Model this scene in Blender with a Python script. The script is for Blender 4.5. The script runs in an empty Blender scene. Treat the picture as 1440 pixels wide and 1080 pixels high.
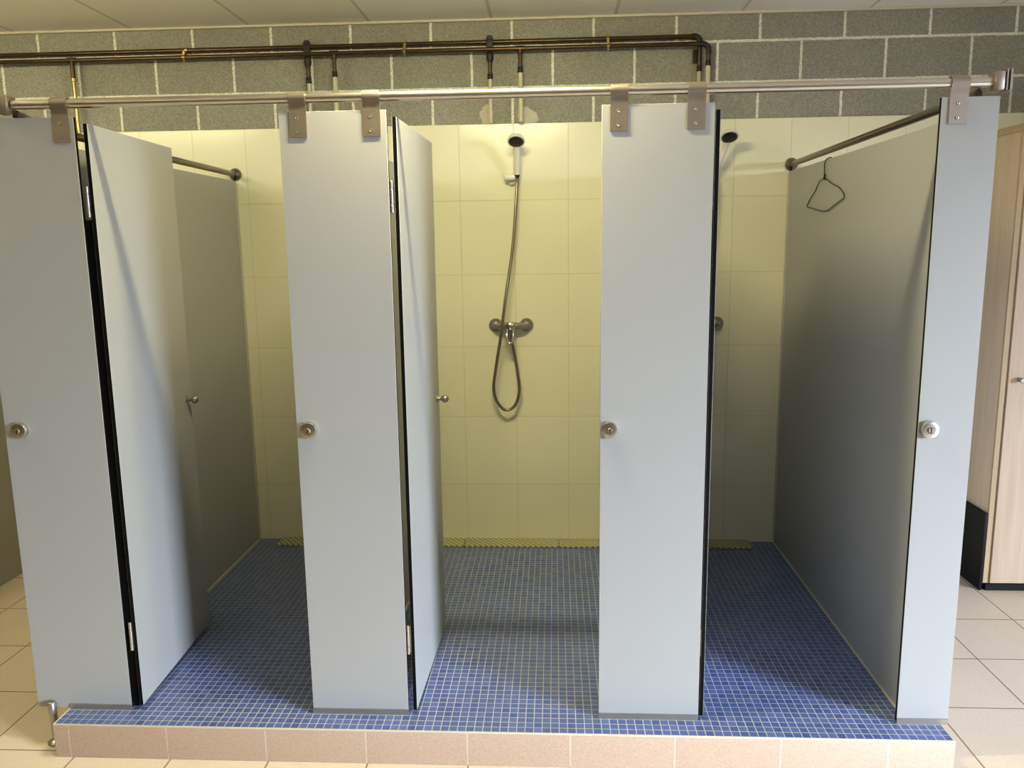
import bpy, bmesh, math
from mathutils import Vector, Matrix
PI = math.pi
scene = bpy.context.scene
COL = scene.collection

# ------------------------------------------------------------------ dimensions (metres)
D = 1.6228            # back wall face (tiles)
FLOOR = -0.118        # room floor; z = 0 is the top of the shower platform
CEIL = 2.6055
TILE_TOP = 2.1217
PT = 1.931            # top of the front panels
PX0, PX1 = -0.2404, 2.6527   # platform
RAIL_Y, RAIL_Z = 0.0065, 1.970

# ------------------------------------------------------------------ materials
def srgb(r, g, b):
    f = lambda c: c/12.92 if c <= 0.04045 else ((c+0.055)/1.055)**2.4
    return (f(r/255), f(g/255), f(b/255), 1)

def mat(name, col, rough=0.5, metal=0.0, spec=0.5, noise=0.0, nscale=40, bump=0.0, coat=0.0):
    m = bpy.data.materials.new(name); m.use_nodes = True
    nt = m.node_tree; b = nt.nodes['Principled BSDF']
    b.inputs['Base Color'].default_value = col
    b.inputs['Roughness'].default_value = rough
    b.inputs['Metallic'].default_value = metal
    b.inputs['Specular IOR Level'].default_value = spec
    b.inputs['Coat Weight'].default_value = coat
    if noise or bump:
        tc = nt.nodes.new('ShaderNodeTexCoord')
        n = nt.nodes.new('ShaderNodeTexNoise'); n.inputs['Scale'].default_value = nscale
        n.inputs['Detail'].default_value = 4
        nt.links.new(tc.outputs['Object'], n.inputs['Vector'])
        if noise:
            mx = nt.nodes.new('ShaderNodeMix'); mx.data_type = 'RGBA'
            mx.inputs[6].default_value = tuple(c*(1-noise) for c in col[:3])+(1,)
            mx.inputs[7].default_value = tuple(min(1, c*(1+noise)) for c in col[:3])+(1,)
            nt.links.new(n.outputs['Fac'], mx.inputs[0])
            nt.links.new(mx.outputs[2], b.inputs['Base Color'])
        if bump:
            bp = nt.nodes.new('ShaderNodeBump'); bp.inputs['Strength'].default_value = bump
            bp.inputs['Distance'].default_value = 0.002
            nt.links.new(n.outputs['Fac'], bp.inputs['Height'])
            nt.links.new(bp.outputs['Normal'], b.inputs['Normal'])
    return m

def grid_mat(name, c1, c2, mortar, w, h, ms, offx=0, offy=0, axes='xy', offset=0.0, rough=0.3,
             mrough=0.8, bump=0.4, speck=0.0, sscale=300, speck_cols=None, cloud=0.0, smooth=0.1, wobble=0.0, bdist=0.002):
    """tiled surface: brick pattern with joints, laid in object coordinates"""
    m = bpy.data.materials.new(name); m.use_nodes = True
    nt = m.node_tree; b = nt.nodes['Principled BSDF']; N = nt.nodes.new; L = nt.links.new
    tc = N('ShaderNodeTexCoord'); sep = N('ShaderNodeSeparateXYZ'); L(tc.outputs['Object'], sep.inputs[0])
    cmb = N('ShaderNodeCombineXYZ')
    for k, a, off in ((0, axes[0], offx), (1, axes[1], offy)):
        ad = N('ShaderNodeMath'); ad.operation = 'SUBTRACT'; ad.inputs[1].default_value = off
        L(sep.outputs['xyz'.index(a)], ad.inputs[0]); L(ad.outputs[0], cmb.inputs[k])
    vec = cmb.outputs[0]
    if wobble:
        wn = N('ShaderNodeTexNoise'); wn.inputs['Scale'].default_value = 60; wn.inputs['Detail'].default_value = 3
        L(tc.outputs['Object'], wn.inputs['Vector'])
        s1 = N('ShaderNodeVectorMath'); s1.operation = 'SUBTRACT'; s1.inputs[1].default_value = (.5, .5, .5)
        L(wn.outputs['Color'], s1.inputs[0])
        s2 = N('ShaderNodeVectorMath'); s2.operation = 'SCALE'; s2.inputs['Scale'].default_value = wobble
        L(s1.outputs[0], s2.inputs[0])
        s3 = N('ShaderNodeVectorMath'); s3.operation = 'ADD'; L(vec, s3.inputs[0]); L(s2.outputs[0], s3.inputs[1])
        vec = s3.outputs[0]
    br = N('ShaderNodeTexBrick'); br.offset = offset; br.squash = 1
    br.inputs['Scale'].default_value = 1
    br.inputs['Color1'].default_value = c1; br.inputs['Color2'].default_value = c2
    br.inputs['Mortar'].default_value = mortar
    br.inputs['Mortar Size'].default_value = ms; br.inputs['Mortar Smooth'].default_value = smooth
    br.inputs['Bias'].default_value = 0
    br.inputs['Brick Width'].default_value = w; br.inputs['Row Height'].default_value = h
    L(vec, br.inputs['Vector'])
    out = br.outputs['Color']
    hgt = None
    if speck:
        n = N('ShaderNodeTexNoise'); n.inputs['Scale'].default_value = sscale; n.inputs['Detail'].default_value = 2
        L(tc.outputs['Object'], n.inputs['Vector'])
        rp = N('ShaderNodeMapRange'); rp.inputs[1].default_value = .35; rp.inputs[2].default_value = .65
        rp.inputs[3].default_value = 1-speck; rp.inputs[4].default_value = 1+speck
        L(n.outputs['Fac'], rp.inputs[0])
        mu = N('ShaderNodeVectorMath'); mu.operation = 'SCALE'
        L(out, mu.inputs[0]); L(rp.outputs[0], mu.inputs['Scale']); out = mu.outputs[0]
        hgt = n.outputs['Fac']
    if cloud:
        n2 = N('ShaderNodeTexNoise'); n2.inputs['Scale'].default_value = 3.5; n2.inputs['Detail'].default_value = 4
        L(tc.outputs['Object'], n2.inputs['Vector'])
        rp = N('ShaderNodeMapRange'); rp.inputs[1].default_value = .3; rp.inputs[2].default_value = .7
        rp.inputs[3].default_value = 1-cloud; rp.inputs[4].default_value = 1+cloud
        L(n2.outputs['Fac'], rp.inputs[0])
        mu = N('ShaderNodeVectorMath'); mu.operation = 'SCALE'
        L(out, mu.inputs[0]); L(rp.outputs[0], mu.inputs['Scale']); out = mu.outputs[0]
    L(out, b.inputs['Base Color'])
    rr = N('ShaderNodeMapRange'); rr.inputs[3].default_value = rough; rr.inputs[4].default_value = mrough
    L(br.outputs['Fac'], rr.inputs[0]); L(rr.outputs[0], b.inputs['Roughness'])
    inv = N('ShaderNodeMath'); inv.operation = 'SUBTRACT'; inv.inputs[0].default_value = 1
    L(br.outputs['Fac'], inv.inputs[1]); h_out = inv.outputs[0]
    if hgt is not None and speck > .12:
        ad = N('ShaderNodeMath'); ad.operation = 'MULTIPLY_ADD'; ad.inputs[1].default_value = .5
        L(hgt, ad.inputs[0]); L(h_out, ad.inputs[2]); h_out = ad.outputs[0]
    bp = N('ShaderNodeBump'); bp.inputs['Strength'].default_value = bump; bp.inputs['Distance'].default_value = bdist
    L(h_out, bp.inputs['Height']); L(bp.outputs['Normal'], b.inputs['Normal'])
    return m

M = {}
M['laminate'] = mat('grey_laminate', (0.36, 0.365, 0.37, 1), 0.42, noise=.02, nscale=3)
M['chamfer'] = mat('laminate_edge_highlight', (0.62, 0.61, 0.58, 1), 0.5)  # bright highlight along the board edges, put into the chamfer colour
M['core'] = mat('black_core', (0.003, 0.003, 0.003, 1), 0.6, spec=.1)
M['steel'] = mat('brushed_steel', (0.62, 0.59, 0.54, 1), 0.28, 1.0, noise=.05, nscale=30)
M['bracket'] = mat('satin_steel_plate', (0.34, 0.29, 0.245, 1), 0.42, 0.85, noise=.06, nscale=25)
M['dimsteel'] = mat('steel_dark_reflection', (0.23, 0.195, 0.155, 1), 0.32, 0.95, noise=.1, nscale=25)  # steel darkened: the dark surroundings it mirrors are put into the colour
M['hinge'] = mat('hinge_steel', (0.50, 0.48, 0.45, 1), 0.38, 0.9)
M['chrome'] = mat('chrome', (0.55, 0.54, 0.52, 1), 0.16, 1.0)
M['dullchrome'] = mat('limescaled_chrome', (0.36, 0.35, 0.32, 1), 0.35, 0.9, noise=.15, nscale=60)
M['alu'] = mat('aluminium_channel', (0.36, 0.34, 0.31, 1), 0.45, 0.8, noise=.1, nscale=20)
M['channel'] = mat('pale_wall_channel', (0.55, 0.54, 0.47, 1), 0.5, 0.2)
M['copper'] = mat('dark_patinated_pipe', (0.085, 0.055, 0.028, 1), 0.30, 0.8, noise=.35, nscale=18)
M['blackiron'] = mat('blackened_fitting', (0.008, 0.007, 0.006, 1), 0.5, 0.0, noise=.3, nscale=50)
M['brass'] = mat('worn_brass', (0.42, 0.32, 0.13, 1), 0.3, 0.9, noise=.2, nscale=60)
M['sleeve'] = mat('pale_pipe_paint', (0.52, 0.49, 0.32, 1), 0.4, noise=.12, nscale=40)
M['white'] = mat('white_plastic', (0.75, 0.73, 0.68, 1), 0.35)
M['dark'] = mat('dark_spray_face', (0.012, 0.010, 0.008, 1), 0.4)
M['wire'] = mat('dark_wire', (0.014, 0.016, 0.014, 1), 0.4, 0.4)
M['hose'] = mat('metal_hose', (0.27, 0.24, 0.19, 1), 0.35, 0.9)
M['wood'] = None
M['blackbase'] = mat('black_board', (0.006, 0.006, 0.006, 1), 0.6, spec=.2)
M['plaster'] = mat('painted_plaster', (0.24, 0.23, 0.20, 1), 0.8, noise=.04, nscale=6)
M['plasterpatch'] = mat('rough_plaster', (0.50, 0.48, 0.40, 1), 0.9, noise=.25, nscale=60, bump=.6)
M['trimwhite'] = mat('pale_trim', (0.60, 0.56, 0.44, 1), 0.6, noise=.05, nscale=30)
M['housing'] = mat('lamp_housing', (0.7, 0.7, 0.68, 1), 0.5)

M['tile'] = grid_mat('cream_wall_tile', (0.80, 0.785, 0.60, 1), (0.785, 0.77, 0.585, 1), (0.66, 0.63, 0.43, 1), .2665, .363,
                     .0022, offx=.9525, offy=2.1217-.363*8, axes='xz', rough=.22, bump=.5, cloud=.015)
M['block'] = grid_mat('concrete_block', (0.26, 0.255, 0.215, 1), (0.295, 0.288, 0.245, 1), (0.74, 0.72, 0.64, 1), .3901, .1857,
                      .0065, offx=.0463, offy=2.2905, axes='xz', offset=.5, rough=.9, mrough=.9, bump=.7, speck=.19,
                      sscale=150, cloud=.07, wobble=.007, bdist=.006)
M['mosaic'] = grid_mat('blue_mosaic', (0.060, 0.098, 0.29, 1), (0.104, 0.147, 0.38, 1), (0.47, 0.49, 0.45, 1), .0273, .0273,
                       .0013, offx=-.2404, offy=-.088, rough=.28, bump=.4, cloud=.07, bdist=.001)
M['floor'] = grid_mat('beige_floor_tile', (0.70, 0.59, 0.49, 1), (0.72, 0.61, 0.505, 1), (0.22, 0.17, 0.12, 1), .328, .352,
                      .0028, offx=-.181, offy=-.060, rough=.38, bump=.4, speck=.06, sscale=260, cloud=.03)
M['kerb'] = grid_mat('pink_kerb_tile', (0.50, 0.365, 0.275, 1), (0.48, 0.345, 0.26, 1), (0.58, 0.48, 0.38, 1), .33, 5.0,
                     .0028, offx=-.1889, offy=-2.5, axes='xz', rough=.5, bump=.4, speck=.11, sscale=330)
M['ceiling'] = grid_mat('ceiling_board', (0.88, 0.87, 0.82, 1), (0.87, 0.86, 0.81, 1), (0.62, 0.60, 0.53, 1), .588, 40.0,
                        .008, offx=-.055, offy=-20, rough=.7, bump=.3)

def wood_mat(name, c1, c2):
    m = bpy.data.materials.new(name); m.use_nodes = True
    nt = m.node_tree; b = nt.nodes['Principled BSDF']; N = nt.nodes.new; L = nt.links.new
    tc = N('ShaderNodeTexCoord'); mp = N('ShaderNodeMapping'); mp.inputs['Scale'].default_value = (28, 28, 1.6)
    L(tc.outputs['Object'], mp.inputs[0])
    n = N('ShaderNodeTexNoise'); n.inputs['Scale'].default_value = 1.3; n.inputs['Detail'].default_value = 5
    n.inputs['Distortion'].default_value = .6; L(mp.outputs[0], n.inputs['Vector'])
    r = N('ShaderNodeMapRange'); r.inputs[1].default_value = .35; r.inputs[2].default_value = .7; L(n.outputs['Fac'], r.inputs[0])
    mx = N('ShaderNodeMix'); mx.data_type = 'RGBA'; mx.inputs[6].default_value = c1; mx.inputs[7].default_value = c2
    L(r.outputs[0], mx.inputs[0]); L(mx.outputs[2], b.inputs['Base Color'])
    b.inputs['Roughness'].default_value = .5
    return m
M['wood'] = wood_mat('beech_veneer', (0.67, 0.53, 0.40, 1), (0.60, 0.455, 0.33, 1))
M['woodedge'] = wood_mat('beech_edge', (0.50, 0.37, 0.22, 1), (0.44, 0.32, 0.18, 1))

def grate_mat():
    m = bpy.data.materials.new('ribbed_grate'); m.use_nodes = True
    nt = m.node_tree; b = nt.nodes['Principled BSDF']; N = nt.nodes.new; L = nt.links.new
    tc = N('ShaderNodeTexCoord'); mp = N('ShaderNodeMapping'); mp.inputs['Rotation'].default_value = (0, 0, math.radians(-38))
    L(tc.outputs['Object'], mp.inputs[0])
    w = N('ShaderNodeTexWave'); w.bands_direction = 'X'; w.inputs['Scale'].default_value = 14
    L(mp.outputs[0], w.inputs['Vector'])
    mx = N('ShaderNodeMix'); mx.data_type = 'RGBA'
    mx.inputs[6].default_value = (0.27, 0.26, 0.13, 1); mx.inputs[7].default_value = (0.62, 0.60, 0.36, 1)
    L(w.outputs['Fac'], mx.inputs[0]); L(mx.outputs[2], b.inputs['Base Color'])
    bp = N('ShaderNodeBump'); bp.inputs['Strength'].default_value = .8; bp.inputs['Distance'].default_value = .004
    L(w.outputs['Fac'], bp.inputs['Height']); L(bp.outputs['Normal'], b.inputs['Normal'])
    b.inputs['Roughness'].default_value = .5
    return m
M['grate'] = grate_mat()

def lamp_mat(name, col, strength):
    m = bpy.data.materials.new(name); m.use_nodes = True
    b = m.node_tree.nodes['Principled BSDF']
    b.inputs['Emission Color'].default_value = col; b.inputs['Emission Strength'].default_value = strength
    b.inputs['Base Color'].default_value = (.8, .8, .8, 1)
    return m

# ------------------------------------------------------------------ mesh builder (world coordinates)
class MB:
    def __init__(s): s.bm = bmesh.new()
    def box(s, x0, x1, y0, y1, z0, z1, mi=0, bevel=0.0, edge_mi=None, face_axis='y', segs=2):
        bm = bmesh.new()
        bmesh.ops.create_cube(bm, size=1)
        for v in bm.verts:
            v.co = Vector(((x0+x1)/2+v.co.x*(x1-x0), (y0+y1)/2+v.co.y*(y1-y0), (z0+z1)/2+v.co.z*(z1-z0)))
        if bevel: bmesh.ops.bevel(bm, geom=list(bm.edges), offset=bevel, segments=segs, affect='EDGES', profile=.5)
        bm.normal_update()
        for f in bm.faces:
            f.material_index = mi
            a = abs(f.normal['xyz'.index(face_axis)])
            if edge_mi is not None and a < .9: f.material_index = edge_mi+1 if (a > .3 and bevel) else edge_mi
        s._merge(bm)
    def _merge(s, bm):
        me = bpy.data.meshes.new('tmp'); bm.to_mesh(me); bm.free(); s.bm.from_mesh(me); bpy.data.meshes.remove(me)
    def lathe(s, origin, axis, prof, seg=28, mi=0, scale=(1, 1), up=None):
        """prof: list of (distance along axis, radius)"""
        o = Vector(origin); a = Vector(axis).normalized()
        u = Vector(up) if up else (Vector((0, 0, 1)) if abs(a.z) < .9 else Vector((1, 0, 0)))
        u = (u-a*u.dot(a)).normalized(); w = a.cross(u)
        rings = []
        for t, r in prof:
            if r < 1e-6: rings.append([s.bm.verts.new(o+a*t)])
            else: rings.append([s.bm.verts.new(o+a*t+(u*math.cos(2*PI*k/seg)*scale[0]+w*math.sin(2*PI*k/seg)*scale[1])*r) for k in range(seg)])
        for A, B in zip(rings, rings[1:]):
            for k in range(seg):
                k2 = (k+1) % seg
                if len(A) == 1 and len(B) == 1: continue
                if len(A) == 1: f = s.bm.faces.new((A[0], B[k2], B[k]))
                elif len(B) == 1: f = s.bm.faces.new((A[k], A[k2], B[0]))
                else: f = s.bm.faces.new((A[k], A[k2], B[k2], B[k]))
                f.material_index = mi; f.smooth = True
        for R, flip in ((rings[0], True), (rings[-1], False)):
            if len(R) > 1:
                f = s.bm.faces.new(R[::-1] if flip else R); f.material_index = mi
    def cyl(s, p0, p1, r, r1=None, seg=24, mi=0):
        p0 = Vector(p0); p1 = Vector(p1)
        s.lathe(p0, p1-p0, [(0, r), ((p1-p0).length, r if r1 is None else r1)], seg, mi)
    def tube(s, pts, r, seg=10, mi=0, smooth=0, radii=None):
        pts = [Vector(p) for p in pts]
        if smooth: pts = catmull(pts, smooth)
        n = len(pts); rings = []; prev = None
        for i, p in enumerate(pts):
            t = (pts[min(i+1, n-1)]-pts[max(i-1, 0)]).normalized()
            if prev is None:
                ref = Vector((0, 0, 1)) if abs(t.z) < .9 else Vector((0, 1, 0))
                u = (ref-t*ref.dot(t)).normalized()
            else: u = (prev-t*prev.dot(t)).normalized()
            prev = u; w = t.cross(u)
            rad = radii(i/(n-1)) if radii else r
            rings.append([s.bm.verts.new(p+(u*math.cos(2*PI*k/seg)+w*math.sin(2*PI*k/seg))*rad) for k in range(seg)])
        for A, B in zip(rings, rings[1:]):
            for k in range(seg):
                f = s.bm.faces.new((A[k], A[(k+1) % seg], B[(k+1) % seg], B[k])); f.smooth = True; f.material_index = mi
        for R, fl in ((rings[0], 1), (rings[-1], 0)):
            f = s.bm.faces.new(R[::-1] if fl else R); f.material_index = mi
    def strap(s, line, x0, x1, th, mi=0):
        """a bent strip: centre line in (y, z) extruded from x0 to x1"""
        n = len(line); outer = []; inner = []
        for i in range(n):
            a = Vector(line[max(i-1, 0)]); b = Vector(line[min(i+1, n-1)]); t = (b-a).normalized(); nn = Vector((-t.y, t.x))
            p = Vector(line[i]); outer.append(p+nn*th/2); inner.append(p-nn*th/2)
        V = lambda x, p: s.bm.verts.new((x, p.x, p.y))
        O0 = [V(x0, p) for p in outer]; O1 = [V(x1, p) for p in outer]; I0 = [V(x0, p) for p in inner]; I1 = [V(x1, p) for p in inner]
        F = []
        for i in range(n-1):
            F += [(O0[i], O0[i+1], O1[i+1], O1[i]), (I0[i], I1[i], I1[i+1], I0[i+1]), (O0[i], I0[i], I0[i+1], O0[i+1]), (O1[i], O1[i+1], I1[i+1], I1[i])]
        F += [(O0[0], O1[0], I1[0], I0[0]), (O0[-1], I0[-1], I1[-1], O1[-1])]
        for f in F: s.bm.faces.new(f).material_index = mi
        bmesh.ops.recalc_face_normals(s.bm, faces=s.bm.faces)

def catmull(P, k):
    out = []
    for i in range(len(P)-1):
        p0 = P[max(i-1, 0)]; p1 = P[i]; p2 = P[i+1]; p3 = P[min(i+2, len(P)-1)]
        for j in range(k):
            t = j/k
            out.append(.5*((2*p1)+(p2-p0)*t+(2*p0-5*p1+4*p2-p3)*t*t+(3*p1-p0-3*p2+p3)*t**3))
    return out+[P[-1]]

ORG = {}
def build(name, mb, mats, parent=None):
    """link the shape as ONE mesh object; world coordinates are kept under any parent"""
    W = ORG[parent.name] if parent else Matrix.Identity(4)
    me = bpy.data.meshes.new(name)
    mb.bm.transform(W.inverted()); mb.bm.normal_update(); mb.bm.to_mesh(me); mb.bm.free(); me.set_sharp_from_angle(angle=math.radians(38))
    for m in (mats if isinstance(mats, (list, tuple)) else [mats]): me.materials.append(m)
    o = bpy.data.objects.new(name, me); COL.objects.link(o)
    if parent: o.parent = parent
    ORG[o.name] = W
    return o
def thing(name, label, cat, loc, rz=0, group=None):
    o = bpy.data.objects.new(name, None); COL.objects.link(o); o.empty_display_size = .05
    o.location = loc; o.rotation_euler = (0, 0, rz)
    ORG[o.name] = Matrix.Translation(loc) @ Matrix.Rotation(rz, 4, 'Z')
    o['label'] = label; o['category'] = cat
    if group: o['group'] = group
    return o
def struct(name, mb, mats):
    o = build(name, mb, mats); o['kind'] = 'structure'; return o
def one(name, mb, mats, label, cat, loc, group=None):
    """a thing that is a single mesh, origin at loc"""
    W = Matrix.Translation(loc); me = bpy.data.meshes.new(name)
    mb.bm.transform(W.inverted()); mb.bm.normal_update(); mb.bm.to_mesh(me); mb.bm.free(); me.set_sharp_from_angle(angle=math.radians(38))
    for m in (mats if isinstance(mats, (list, tuple)) else [mats]): me.materials.append(m)
    o = bpy.data.objects.new(name, me); COL.objects.link(o); o.location = loc
    o['label'] = label; o['category'] = cat
    if group: o['group'] = group
    ORG[o.name] = W
    return o
def box(*a, **k):
    b = MB(); b.box(*a, **k); return b

# ------------------------------------------------------------------ the room
XL, XR, YF = -3.2, 9.2, -6.5
struct('floor', box(XL, XR, YF, D+.1, FLOOR-.1, FLOOR), M['floor'])
struct('ceiling', box(XL, XR, YF, D+.1, CEIL, CEIL+.1), M['ceiling'])
b = MB()
b.box(XL, XR, D+.008, D+.15, FLOOR, CEIL, mi=0)
b.box(XL, XR, D, D+.0078, FLOOR, TILE_TOP, mi=1)
struct('wall_back', b, [M['block'], M['tile']])
struct('wall_left', box(XL-.1, XL, YF, D+.15, FLOOR, CEIL), M['plaster'])
struct('wall_right', box(XR, XR+.1, YF, D+.15, FLOOR, CEIL), M['plaster'])
struct('wall_front', box(XL, XR, YF-.1, YF, FLOOR, CEIL), M['plaster'])
struct('trim_1', box(XL, XR, D-.008, D+.0079, CEIL-.011, CEIL, bevel=.002), M['trimwhite'])

# ------------------------------------------------------------------ shower platform
pl = thing('shower_platform', 'raised shower base of small blue mosaic tiles with a pink tile kerb', 'shower base', (0, 0, FLOOR))
build('base_slab', box(PX0+.009, PX1-.009, -.0927+.009, D-.002, FLOOR, -.004), M['trimwhite'], pl)
mosaic_mat = M['mosaic']
build('mosaic_floor', box(PX0+.004, PX1-.004, -.0927+.004, D-.002, -.004, 0), mosaic_mat, pl)
kb = MB()
kb.box(PX0, PX1, -.0927, -.0927+.009, FLOOR, -.005, bevel=.0012)
build('front_kerb', kb, M['kerb'], pl)
for x0, x1 in ((PX0, PX0+.009), (PX1-.009, PX1)):
    build('side_kerb', box(x0, x1, -.0837, D-.002, FLOOR, -.005), M['kerb'], pl)
et = MB()
et.box(PX0, PX1, -.0927, -.0927+.0055, -.005, .0006, bevel=.001)
et.box(PX0, PX0+.005, -.0872, D-.002, -.005, .0006)
et.box(PX1-.005, PX1, -.0872, D-.002, -.005, .0006)
build('edge_trim', et, M['trimwhite'], pl)

# drain grates along the back wall
gx = [-.046, .447, .940, 1.433, 1.926, 2.418]
gl = ['ribbed drain grate at the back of the left cubicle beneath cream tiles',
      'ribbed drain grate mostly behind the open middle cubicle door, left of the central grate',
      'ribbed drain grate on blue mosaic directly below the middle shower hose',
      'ribbed drain grate running behind the wide front panel right of the middle shower',
      'ribbed drain grate ending short of the hanger partition in the dark right cubicle']
for i in range(5):
    b = MB(); b.box(gx[i]+.002, gx[i+1]-.002, 1.512, D-.003, .0005, .011, bevel=.0015)
    one('drain_grate', b, M['grate'], gl[i], 'drain grate', ((gx[i]+gx[i+1])/2, 1.566, 0.0005), 'drain grates along the back wall')

# ------------------------------------------------------------------ partitions
def partition(x0, label, inner, z0=0.0, y0=.02, zt=1.872, y1=D-.002):
    t = thing('partition_panel', label, 'partition', (x0+.0065, (y0+y1)/2, z0), 0, 'grey partitions between the cubicles')
    build('panel', box(x0, x0+.013, y0, y1, z0+.004, zt, edge_mi=1, face_axis='x'), [M['laminate'], M['core']], t)
    for s in inner:
        xa = x0+.013 if s > 0 else x0-.005
        build('wall_channel', box(xa, xa+.005, y1-.018, y1, z0+.01, zt-.012), M['channel'], t)
        fx = x0+.013 if s > 0 else x0-.006
        build('floor_seal', box(fx, fx+.006, y0, y1-.02, z0, z0+.005), M['trimwhite'], t)
    return t
partition(-.1846, 'grey outer partition on the left behind the leftmost open door', (1,))
partition(.757, 'grey partition between left and middle cubicles, seen through the door gap', (1, -1))
partition(1.71, 'grey partition between middle and right cubicles behind the wide front panel', (1, -1))
partition(2.547, 'grey outer partition on the right carrying a wire hanger', (-1,))
t = thing('partition_panel', 'dark grey panel standing on tan floor at far left edge', 'partition', (-1.377, 1.2, FLOOR))
build('panel', box(-1.384, -1.371, .75, D-.002, FLOOR, 1.86, edge_mi=1, face_axis='x'), [M['laminate'], M['core']], t)

# ------------------------------------------------------------------ front panels
def hook(cx, parent):
    c = Vector((RAIL_Y, RAIL_Z)); R = .0172
    line = [(-.0022, 1.857), (-.0022, 1.90), (-.0022, 1.935), (-.0035, 1.950)]
    for k in range(15):
        a = math.radians(205-k*(230/14)); line.append((c.x+R*math.cos(a), c.y+R*math.sin(a)))
    b = MB(); b.strap(line, cx-.0255, cx+.0255, .0038)
    h = build('hook_bracket', b, M['bracket'], parent)
    for z in (1.874, 1.913):
        s = MB(); s.lathe((cx-.003, -.0040, z), (0, -1, 0), [(0, .0052), (.0012, .0050), (.0016, .0036), (.0006, .0022), (.0006, 0)], 14)
        build('screw', s, M['dullchrome'], h)
def lock(cx, z, parent):
    b = MB(); b.lathe((cx, 0.0, z), (0, -1, 0), [(0, .0262), (.002, .0268), (.014, .0265), (.0185, .0245), (.0195, .021), (.0195, .0105), (.0165, .0095), (.0165, 0)], 36)
    r = build('lock_rosette', b, M['steel'], parent)
    c = MB(); c.lathe((cx, -.0164, z), (0, -1, 0), [(0, .009), (.006, .0088), (.0072, .0075), (.0072, 0)], 20)
    c.box(cx-.0015, cx+.0015, -.0242, -.0236, z-.0075, z+.0075, mi=1)
    build('lock_core', c, [M['bracket'], M['dark']], r)
def front_panel(x0, x1, hooks, lx, label, strip=None, seal=False):
    t = thing('front_panel', label, 'cubicle panel', ((x0+x1)/2, .0065, 0), 0, 'grey front panels hanging from the rail')
    build('board', box(x0, x1, 0, .013, .006, PT, edge_mi=1, bevel=.0006, segs=1), [M['laminate'], M['core'], M['chamfer']], t)
    for h in hooks: hook(h, t)
    lock(lx, .972, t)
    s0, s1 = strip or (x0, x1)
    b = MB()
    b.box(s0, s1, -.004, -.0003, .0005, .0195)
    b.box(s0, s1, .0133, .017, .0005, .0195); b.box(s0, s1, -.0003, .0133, .0005, .0055)
    build('bottom_channel', b, M['alu'], t)
    if seal:
        build('edge_seal', box(x1-.004, x1+.017, .0135, .020, .006, 1.628), M['core'], t)
    return t
pa = front_panel(-.3479, -.0202, [-.290, -.058], -.294, 'leftmost grey front panel overhanging the platform on a small metal foot', strip=(-.234, -.0202), seal=True)
f = MB()
f.lathe((-.290, -.012, FLOOR), (0, 0, 1), [(0, .027), (.006, .027), (.010, .022), (.016, .012)], 28)
f.cyl((-.290, -.012, FLOOR+.012), (-.290, -.012, .002), .0115)
f.lathe((-.290, -.016, -.006), (0, 0, 1), [(0, .0125), (.001, .0138), (.034, .0138), (.038, .012), (.040, .008), (.0405, 0)], 24)
f.cyl((-.290, -.016, .018), (-.290, .020, .018), .009)
build('support_foot', f, M['dullchrome'], pa)
front_panel(.6042, .9252, [.6625, .882], .6445, 'wide grey front panel between the left and middle cubicles')
front_panel(1.5546, 1.8777, [1.604, 1.825], 1.583, 'wide grey front panel between the middle and right cubicles', seal=True)
front_panel(2.5104, 2.6703, [2.556], 2.540, 'narrow grey front panel at the right end with a single rail hook')

# ------------------------------------------------------------------ doors
def door(hx, deg, label, top=1.912):
    t = thing('cubicle_door', label, 'shower door', (hx, .006, .015), math.radians(deg), 'open cubicle doors')
    W = ORG[t.name]
    b = MB(); b.box(0, .607, 0, .013, 0, top-.015, edge_mi=1, bevel=.0006, segs=1)
    b.bm.transform(W); build('leaf', b, [M['laminate'], M['core'], M['chamfer']], t)
    k = MB()
    k.lathe((.560, 0, .948), (0, -1, 0), [(0, .0135), (.003, .0135), (.004, .0075), (.013, .0062), (.018, .0075)], 24)
    ball = [(.016+.0145*(1-math.cos(PI*j/10)), .0145*math.sin(PI*j/10)) for j in range(1, 10)]
    k.lathe((.560, 0, .948), (0, -1, 0), [(.016, 0)]+ball+[(.045, 0)], 24)
    k.bm.transform(W); build('knob', k, M['dullchrome'], t)
    for z0, z1 in ((1.636, 1.729), (.212, .312)):
        h = MB(); c = (hx-.0225, .010)
        d = (z1-z0)
        for a, e in ((0, .24), (.26, .74), (.76, 1)):
            h.lathe((c[0], c[1], z0+a*d), (0, 0, 1), [(0, .005), (.001, .0058), ((e-a)*d-.001, .0058), ((e-a)*d, .005)], 16)
        h.cyl((c[0], c[1], z0+.002), (c[0], c[1], z1-.002), .0045, seg=12)
        h.box(c[0], hx-.0125, c[1]+.003, c[1]+.0055, z0+.004, z1-.004)
        build('hinge', h, M['hinge'], t)
    return t
door(.0175, 93.0, 'grey door of the left cubicle, opened inward beside the leftmost front panel')
door(.9535, 88.7, 'grey door of the middle cubicle, opened inward left of the shower hose')
door(1.8955, 91.0, 'edge-on grey door of the right cubicle, only its black hinge edge showing')

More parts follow.
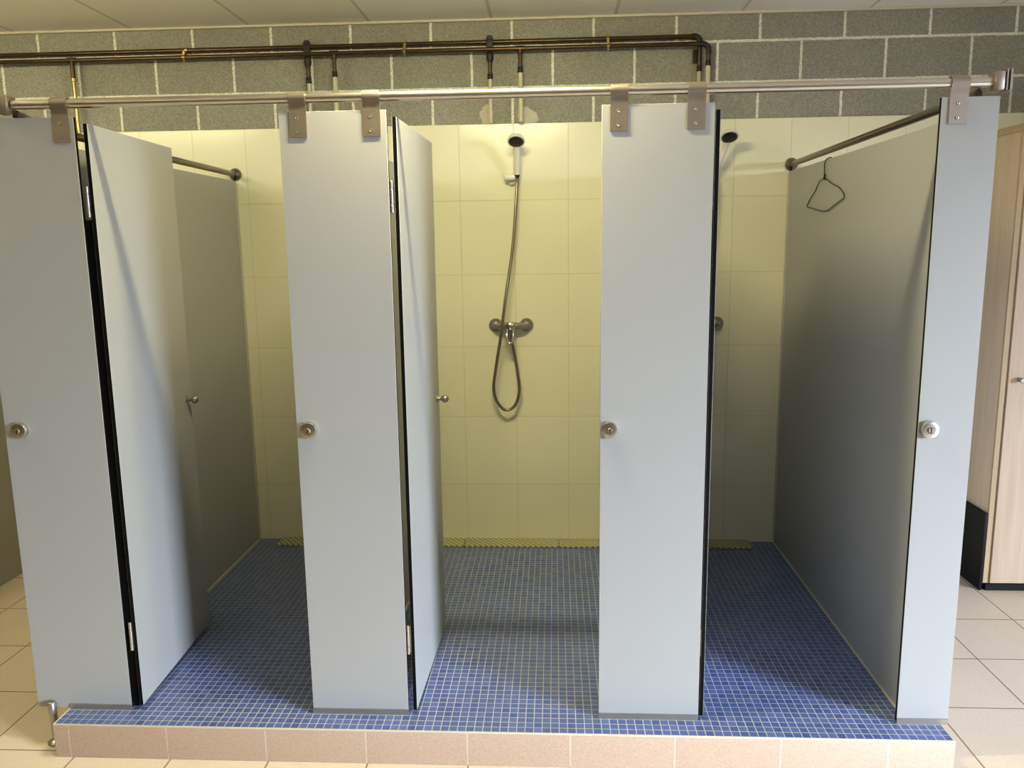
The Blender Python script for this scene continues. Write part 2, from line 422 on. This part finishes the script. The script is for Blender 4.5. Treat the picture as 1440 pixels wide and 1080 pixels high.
# ------------------------------------------------------------------ steel rail
rl = thing('support_rail', 'brushed steel tube rail above the cubicles with side arms to the wall', 'rail', (1.22, RAIL_Y, 1.9))
b = MB(); b.cyl((-.205, RAIL_Y, RAIL_Z), (2.655, RAIL_Y, RAIL_Z), .0142, seg=32)
build('front_tube', b, M['steel'], rl)
for x, zw, zf in ((2.556, 1.905, 1.915), (-.172, 1.905, 1.912)):
    xf = x+(.065 if x > 1 else -.035)
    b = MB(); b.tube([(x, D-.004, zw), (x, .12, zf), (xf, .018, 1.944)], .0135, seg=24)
    build('side_tube', b, M['dimsteel'], rl)
    b = MB()
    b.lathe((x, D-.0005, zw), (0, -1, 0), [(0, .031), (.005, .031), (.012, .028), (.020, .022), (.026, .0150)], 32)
    build('wall_flange', b, M['dimsteel'], rl)
for x, s in ((2.660, 1), (-.222, -1)):
    b = MB()
    b.box(x-.015, x+.012, RAIL_Y-.024, RAIL_Y+.024, 1.944, 1.996, bevel=.004)
    b.box(min(x+s*.014, x+s*.018), max(x+s*.014, x+s*.018), RAIL_Y-.026, RAIL_Y+.028, 1.944, 2.000)
    b.box(min(x+s*.024, x+s*.029), max(x+s*.024, x+s*.029), RAIL_Y-.026, RAIL_Y+.028, 1.944, 2.000)
    b.cyl((x, RAIL_Y, RAIL_Z), (x+s*.027, RAIL_Y, RAIL_Z), .012)
    build('corner_clamp', b, M['bracket'], rl)

# ------------------------------------------------------------------ pipes on the block wall
YU, YL = D-.016, D-.047
def coupling(x, y, z, parent, drop_to, r=.0115, col='sleeve'):
    b = MB(); b.lathe((x, y, z+.012), (0, 0, -1), [(0, .0095), (.003, .013), (.010, .0125), (.012, .0105), (.015, .0135), (.027, .0135), (.029, .011)], 18)
    build('coupling', b, M['blackiron'], parent)
    b = MB(); b.cyl((x, y, z-.016), (x, y, drop_to), r*.82, seg=16)
    build('pale_riser', b, M[col], parent)
up = thing('water_pipe', 'upper of two dark copper pipes along the grey block wall', 'pipe', (.4, YU, 2.49), 0, 'twin water pipes under the ceiling')
b = MB(); b.tube([(XL+.01, YU, 2.491), (2.075, YU, 2.4955), (2.092, YU, 2.492), (2.1015, YU, 2.481), (2.104, YU, 2.465), (2.104, YU, 2.36)], .0105, seg=16)
build('pipe_run', b, M['copper'], up)
e = MB(); e.tube([(2.065, YU, 2.4955), (2.085, YU, 2.4945), (2.098, YU, 2.485), (2.104, YU, 2.470), (2.104, YU, 2.452)], .0135, seg=16, smooth=3)
build('elbow', e, M['blackiron'], up)
for x in (.229, 1.112):
    b = MB(); b.cyl((x, YU, 2.49), (x, YU, 2.345), .0095, seg=16); build('drop_pipe', b, M['copper'], up)
    b = MB()
    b.box(x-.016, x+.016, YU-.014, YU+.012, 2.462, 2.514, bevel=.004)
    b.box(x-.012, x+.012, YU-.016, YU+.010, 2.508, 2.522, bevel=.002)
    b.lathe((x, YU, 2.447), (0, 0, -1), [(0, .015), (.02, .0175), (.034, .0155), (.046, .0095), (.06, .0085), (.085, .0085)], 14)
    build('tee_fitting', b, M['blackiron'], up)
    coupling(x, YU, 2.343, up, 2.1225)
coupling(2.104, YU, 2.355, up, 2.1225)
build('wall_plate', box(2.074, 2.106, D-.004, D+.0078, 2.378, 2.440, bevel=.003), M['blackiron'], up)
lo = thing('water_pipe', 'lower of two dark copper pipes, with thin drops to the showers', 'pipe', (.4, YL, 2.45), 0, 'twin water pipes under the ceiling')
b = MB(); b.tube([(XL+.01, YL, 2.4535), (2.105, YL, 2.4555), (2.124, YL, 2.452), (2.136, YL, 2.441), (2.139, YL, 2.425), (2.139, YL, 2.37)], .0105, seg=16)
build('pipe_run', b, M['copper'], lo)
e = MB(); e.tube([(2.095, YL, 2.4555), (2.115, YL, 2.4545), (2.132, YL, 2.446), (2.139, YL, 2.430), (2.139, YL, 2.408)], .013, seg=16, smooth=3)
build('elbow', e, M['blackiron'], lo)
for x, z in ((.366, 2.362), (1.258, 2.362)):
    b = MB(); b.cyl((x, YL, 2.455), (x, YL, z), .0095, seg=16)
    b.lathe((x-.022, YL, 2.455), (1, 0, 0), [(0, .0105), (.001, .0128), (.043, .0128), (.044, .0105)], 16)
    b.lathe((x, YL, 2.455), (0, 0, -1), [(0, .012), (.026, .012), (.028, .010)], 16)
    build('drop_pipe', b, M['copper'], lo)
    coupling(x, YL, z, lo, 2.1225, r=.0145)
coupling(2.139, YL, 2.372, lo, 2.1225, r=.0145)
b = MB(); b.cyl((-.928, YL, 2.455), (-.928, YL, 2.36), .011, seg=16); b.lathe((-.952, YL, 2.455), (1, 0, 0), [(0, .0105), (.002, .013), (.046, .013), (.048, .0105)], 16)
build('drop_pipe', b, M['copper'], lo)
b = MB(); b.lathe((-.928, YL, 2.372), (0, 0, -1), [(0, .011), (.002, .0135), (.016, .0135), (.018, .0095)], 18); b.cyl((-.928, YL, 2.36), (-.928, YL, 2.10), .0085, seg=16)
build('brass_drop', b, M['brass'], lo)
cl = [(-.367, 'small metal pipe clip above the open left door'), (.707, 'small metal pipe clip midway between the two black tee fittings'), (1.672, 'small metal pipe clip left of the dark pipe elbows')]
for x, lab in cl:
    b = MB()
    for y, z in ((YU, 2.4935), (YL, 2.4545)):
        b.lathe((x-.006, y, z), (1, 0, 0), [(0, .0108), (0, .0135), (.012, .0135), (.012, .0108)], 18)
    b.box(x-.005, x+.005, YL-.004, YL+.004, 2.466, 2.483)
    b.cyl((x, YL, 2.436), (x, YL, 2.4415), .004, seg=10)
    b.cyl((x, YU, 2.5065), (x, YU, 2.514), .004, seg=10)
    b.cyl((x, YL, 2.474), (x, D+.0078, 2.474), .0035, seg=10)
    one('pipe_clip', b, M['brass'], lab, 'pipe clip', (x, D+.0078, 2.474), 'pipe clips')

import random
rng = random.Random(4)
for (x, z, w, h, lab) in ((1.29, 2.150, .060, .050, 'rough plaster patch beside the right riser above the middle shower'), (1.09, 2.165, .034, .055, 'pale plaster patch left of the thin riser above the middle shower')):
    b = MB(); n = 22; ring = []
    cen = b.bm.verts.new((x, D+.003, max(z, 2.126)))
    for k in range(n):
        a = 2*PI*k/n; r = .75+.35*rng.random()
        ring.append(b.bm.verts.new((x+w*r*math.cos(a), D+.0082, max(2.1222, z+h*r*math.sin(a)))))
    for k in range(n): b.bm.faces.new((cen, ring[(k+1) % n], ring[k]))
    bmesh.ops.recalc_face_normals(b.bm, faces=b.bm.faces)
    one('plaster_patch', b, M['plasterpatch'], lab, 'plaster patch', (x, D+.0078, z))

# ------------------------------------------------------------------ showers
def shower(dx, labels, hx=0.0):
    x = 1.196+dx
    # mixer valve
    m = thing('shower_mixer', labels[0], 'shower tap', (x, D, 1.142), 0, 'shower mixers')
    for s in (-1, 1):
        b = MB(); b.lathe((x+s*.0775, D-.0005, 1.142), (0, -1, 0), [(0, .0345), (.0055, .0345), (.0065, .0335), (.0068, .0165), (.012, .0155), (.013, .0125)], 32)
        b.tube([(x+s*.0775, D-.018, 1.142), (x+s*.0775, D-.040, 1.142), (x+s*.068, D-.052, 1.142), (x+s*.05, D-.056, 1.142)], .0125, seg=16, smooth=3)
        b.lathe((x+s*.058, D-.056, 1.142), (-s, 0, 0), [(0, .016), (.002, .0175), (.016, .0175), (.018, .015)], 6)
        build('wall_union', b, M['dullchrome'], m)
    b = MB(); b.lathe((x-.045, D-.056, 1.142), (1, 0, 0), [(0, .012), (.004, .016), (.022, .019), (.045, .021), (.068, .019), (.086, .016), (.090, .012)], 24)
    b.lathe((x, D-.056, 1.142), (0, 0, -1), [(0, .014), (.030, .013), (.034, .010)], 18)
    build('valve_body', b, M['dullchrome'], m)
    b = MB()
    b.lathe((x, D-.066, 1.142), (0, -1, .12), [(0, .020), (.004, .0245), (.020, .0245), (.030, .020), (.034, .012), (.035, 0)], 28)
    b.tube([(x-.013, D-.090, 1.132), (x-.0155, D-.106, 1.106), (x-.015, D-.114, 1.082), (x-.009, D-.118, 1.066), (x, D-.119, 1.061), (x+.009, D-.118, 1.066), (x+.015, D-.114, 1.082), (x+.0155, D-.106, 1.106), (x+.013, D-.090, 1.132)], .0058, seg=12, smooth=4)
    b.box(x-.0125, x+.0125, D-.1005, D-.0965, 1.070, 1.128)
    build('lever', b, M['chrome'], m)
    # hand shower in its wall holder
    h = thing('shower_holder', labels[1], 'shower holder', (x+.008, D, 1.862), 0, 'shower head holders')
    b = MB(); b.lathe((x+.014, D-.0005, 1.850), (0, -1, 0), [(0, .021), (.006, .021), (.012, .016), (.03, .013)], 24, scale=(1.25, 1))
    b.lathe((x-.024, D-.044, 1.864), (1, 0, 0), [(0, .008), (.003, .0145), (.010, .0170), (.040, .0170), (.052, .015), (.058, .008), (.06, 0)], 24)
    build('holder_arm', b, M['white'], h)
    c = MB(); c.box(x-.014, x-.0125, D-.0625, D-.028, 1.846, 1.882)
    hb = Vector((x+.041, D-.050, 1.880))
    s = thing('hand_shower', labels[2], 'shower head', tuple(hb), 0, 'hand showers')
    c.bm.free()
    nrm = Vector((0, -.56, -.83)).normalized(); hc = Vector((x+.043+hx, D-.152, 2.018))
    he = hc+Vector((0, .83, -.56))*.040-nrm*.016
    b = MB(); ax = (he-hb); L = ax.length; ax = ax.normalized()
    b.tube([hb+ax*(L*t) for t in (.0, .25, .5, .75, .95)]+[he+Vector((0, -.022, .014))], .0135, seg=18, radii=lambda t: .0155+.0012*t)
    
    b.lathe(hc-nrm*.030, nrm, [(0, 0), (.001, .016), (.005, .027), (.011, .0355), (.019, .0405), (.027, .0420), (.030, .0412), (.031, .037)], 36)
    build('handle_body', b, M['white'], s)
    b = MB(); b.lathe(hc+nrm*.0006, nrm, [(0, .0352), (.002, .0350), (.003, .033), (.003, .010), (.0022, .009), (.0022, 0)], 32)
    build('spray_face', b, M['dark'], s)
    b = MB(); b.lathe(hb+ax*.004, -ax, [(0, .0125), (.002, .0135), (.016, .0125), (.020, .009), (.028, .0085)], 18)
    build('hose_nut', b, M['blackiron'], s)
    P = [hb-ax*.02, (1.236+dx, D-.056, 1.82), (1.228+dx, D-.066, 1.70), (1.214+dx, D-.075, 1.54), (1.194+dx, D-.09, 1.40), (1.175+dx, D-.112, 1.275), (1.152+dx, D-.120, 1.105),
         (1.121+dx, D-.095, .93), (1.108+dx, D-.08, .83), (1.125+dx, D-.07, .757), (1.166+dx, D-.066, .716), (1.212+dx, D-.062, .738), (1.236+dx, D-.06, .812),
         (1.227+dx, D-.058, .92), (1.208+dx, D-.057, 1.03), (1.197+dx, D-.056, 1.085), (1.196+dx, D-.056, 1.112)]
    b = MB(); b.tube(P, .0076, seg=14, smooth=14)
    build('hose', b, M['hose'], s)
shower(0, ['chrome lever mixer on cream tiles in the middle cubicle', 'white shower holder on cream tiles in the middle cubicle', 'white hand shower with looping metal hose in the middle cubicle'])
shower(.948, ['chrome mixer almost hidden behind the edge-on right cubicle door', 'white shower holder hidden beside the right cubicle door edge', 'hand shower peeking out right of the edge-on door, tilted sideways'], hx=.040)

# ------------------------------------------------------------------ wire hanger
b = MB(); hxx = 2.541
hp = [(2.5645, 1.050, 1.846), (2.5645, 1.052, 1.866), (2.559, 1.055, 1.8765), (2.551, 1.058, 1.8768), (2.5425, 1.064, 1.872), (hxx, 1.080, 1.862), (hxx, 1.083, 1.835), (hxx, 1.076, 1.798)]
b.tube(hp, .0021, seg=8, smooth=5)
lp = [(1.076, 1.798), (1.105, 1.796), (1.147, 1.784), (1.185, 1.755), (1.255, 1.722), (1.292, 1.695), (1.285, 1.688), (1.22, 1.681), (1.16, 1.672), (1.087, 1.663), (1.02, 1.663), (.965, 1.673),
      (.845, 1.700), (.832, 1.708), (.845, 1.722), (.900, 1.748), (.965, 1.762), (1.03, 1.783), (1.076, 1.798)]
b.tube([(hxx, y, z) for y, z in lp], .0021, seg=8, smooth=4)
b.lathe((hxx, 1.076, 1.790), (0, 0, 1), [(0, .003), (.002, .0045), (.022, .004), (.024, .002)], 10)
one('wire_hanger', b, M['wire'], 'bent dark wire coat hanger hooked over the right partition', 'hanger', (hxx, 1.08, 1.872))

# ------------------------------------------------------------------ cabinet at the right
cb = thing('wooden_locker', 'tall light wood locker cabinet at the right edge, black plinth', 'cabinet', (3.88, 1.46, FLOOR))
CX0, CX1, CY = 3.452, 4.30, 1.318
build('carcass', box(CX0, CX1, CY, D-.002, -.086, 2.0, bevel=.001), M['wood'], cb)
build('top_board', box(CX0-.004, CX1+.004, CY-.022, D-.002, 2.0, 2.032, bevel=.001), M['woodedge'], cb)
build('plinth', box(CX0+.014, CX1-.014, CY-.014, D-.01, FLOOR, -.086), M['blackbase'], cb)
for x0, x1, kx in ((3.482, 3.886, 3.529), (3.890, 4.292, 4.246)):
    dd = build('locker_door', box(x0, x1, CY-.021, CY-.001, -.078, 1.992, bevel=.0015), M['wood'], cb)
    k = MB(); k.lathe((kx, CY-.021, .905), (0, -1, 0), [(0, .010), (.012, .010), (.016, .0085), (.018, .011), (.026, .0125), (.031, .0115), (.033, .009), (.033, 0)], 22)
    build('door_knob', k, M['dullchrome'], dd)
build('edge_strip', box(3.4535, 3.4790, CY-.012, CY-.0005, -.080, 1.992), M['woodedge'], cb)
b = MB(); b.box(3.437, 3.4505, 1.306, D-.002, FLOOR, .264, bevel=.001)
one('black_board', b, M['blackbase'], 'low black board on the floor against the wooden locker side', 'board', (3.444, 1.46, FLOOR))

# ------------------------------------------------------------------ lamps
TUBE_COL = (1.0, 0.885, 0.48, 1)
def tube_lamp(x0, x1, y, label, strength, down, z=CEIL):
    t = thing('ceiling_light', label, 'ceiling light', ((x0+x1)/2, y, z), 0, 'fluorescent lights on the ceiling')
    build('housing', box(x0-.03, x1+.03, y-.022, y+.022, z-.115, z-.075, bevel=.004), M['housing'], t)
    for x in (x0+.08, x1-.08):
        b = MB(); b.cyl((x, y, z-.08), (x, y, z-.0005), .006, seg=12); b.lathe((x, y, z-.0005), (0, 0, -1), [(0, .03), (.004, .03), (.010, .012)], 20); build('hanger_rod', b, M['housing'], t)
    b = MB(); b.cyl((x0, y, z-.150), (x1, y, z-.150), .014, seg=12)
    for x in (x0, x1): b.box(x-.012, x+.012, y-.014, y+.014, z-.167, z-.112, mi=1)
    build('tube', b, [lamp_mat('tube_glow', TUBE_COL, strength), M['housing']], t)
    l = bpy.data.lights.new('tube_fill_down', 'AREA'); l.shape = 'RECTANGLE'; l.size = x1-x0; l.size_y = .03  # added fill strip below the tube, sends extra light downward
    l.energy = down; l.color = TUBE_COL[:3]
    o = bpy.data.objects.new('tube_fill_down', l); COL.objects.link(o); o.location = ((x0+x1)/2, y, z-.168)
tube_lamp(.86, 1.46, -.145, 'fluorescent ceiling tube above the cubicle fronts', 255, 20)
tube_lamp(-1.9, -.7, -.145, 'fluorescent ceiling tube in line above the floor left of the cubicles', 155, 2)
tube_lamp(-1.6, -.4, -2.6, 'fluorescent ceiling tube over the room, left', 17, 2)

def area(name, loc, target, sx, sy, power, col):
    l = bpy.data.lights.new(name, 'AREA'); l.shape = 'RECTANGLE'; l.size = sx; l.size_y = sy; l.energy = power; l.color = col
    o = bpy.data.objects.new(name, l); COL.objects.link(o); o.location = loc
    d = Vector(target)-Vector(loc); o.rotation_euler = d.to_track_quat('-Z', 'Y').to_euler()
    return o
sun_win = area('window_daylight', (8.5, -4.7, 1.8), (3.2, -.9, -.6), 2.0, 1.4, 170, (0.75, 0.86, 1.0))
sun_win.data.spread = math.radians(49)

w = bpy.data.worlds.new('world'); scene.world = w; w.use_nodes = True
w.node_tree.nodes['Background'].inputs[0].default_value = (.8, .85, 1, 1)
w.node_tree.nodes['Background'].inputs[1].default_value = 0.0

# ------------------------------------------------------------------ camera
yaw, pitch, roll = (math.radians(v) for v in (3.0993, 9.6509, -0.7572))
fw = Vector((-math.sin(yaw)*math.cos(pitch), math.cos(yaw)*math.cos(pitch), -math.sin(pitch)))
r0 = Vector((math.cos(yaw), math.sin(yaw), 0)); u0 = r0.cross(fw)
rr = r0*math.cos(roll)+u0*math.sin(roll); uu = -r0*math.sin(roll)+u0*math.cos(roll)
cam = bpy.data.cameras.new('camera'); co = bpy.data.objects.new('camera', cam); COL.objects.link(co)
mw = Matrix((rr, uu, -fw)).transposed().to_4x4(); mw.translation = Vector((1.4158, -2.4310, 1.5291))
co.matrix_world = mw
cam.sensor_fit = 'HORIZONTAL'; cam.sensor_width = 36; cam.lens = 36*1129.97/1440
cam.clip_start = .05
scene.camera = co

vs = scene.view_settings
vs.view_transform = 'Standard'; vs.look = 'None'; vs.gamma = 1; vs.use_curve_mapping = False
vs.exposure = 0.0
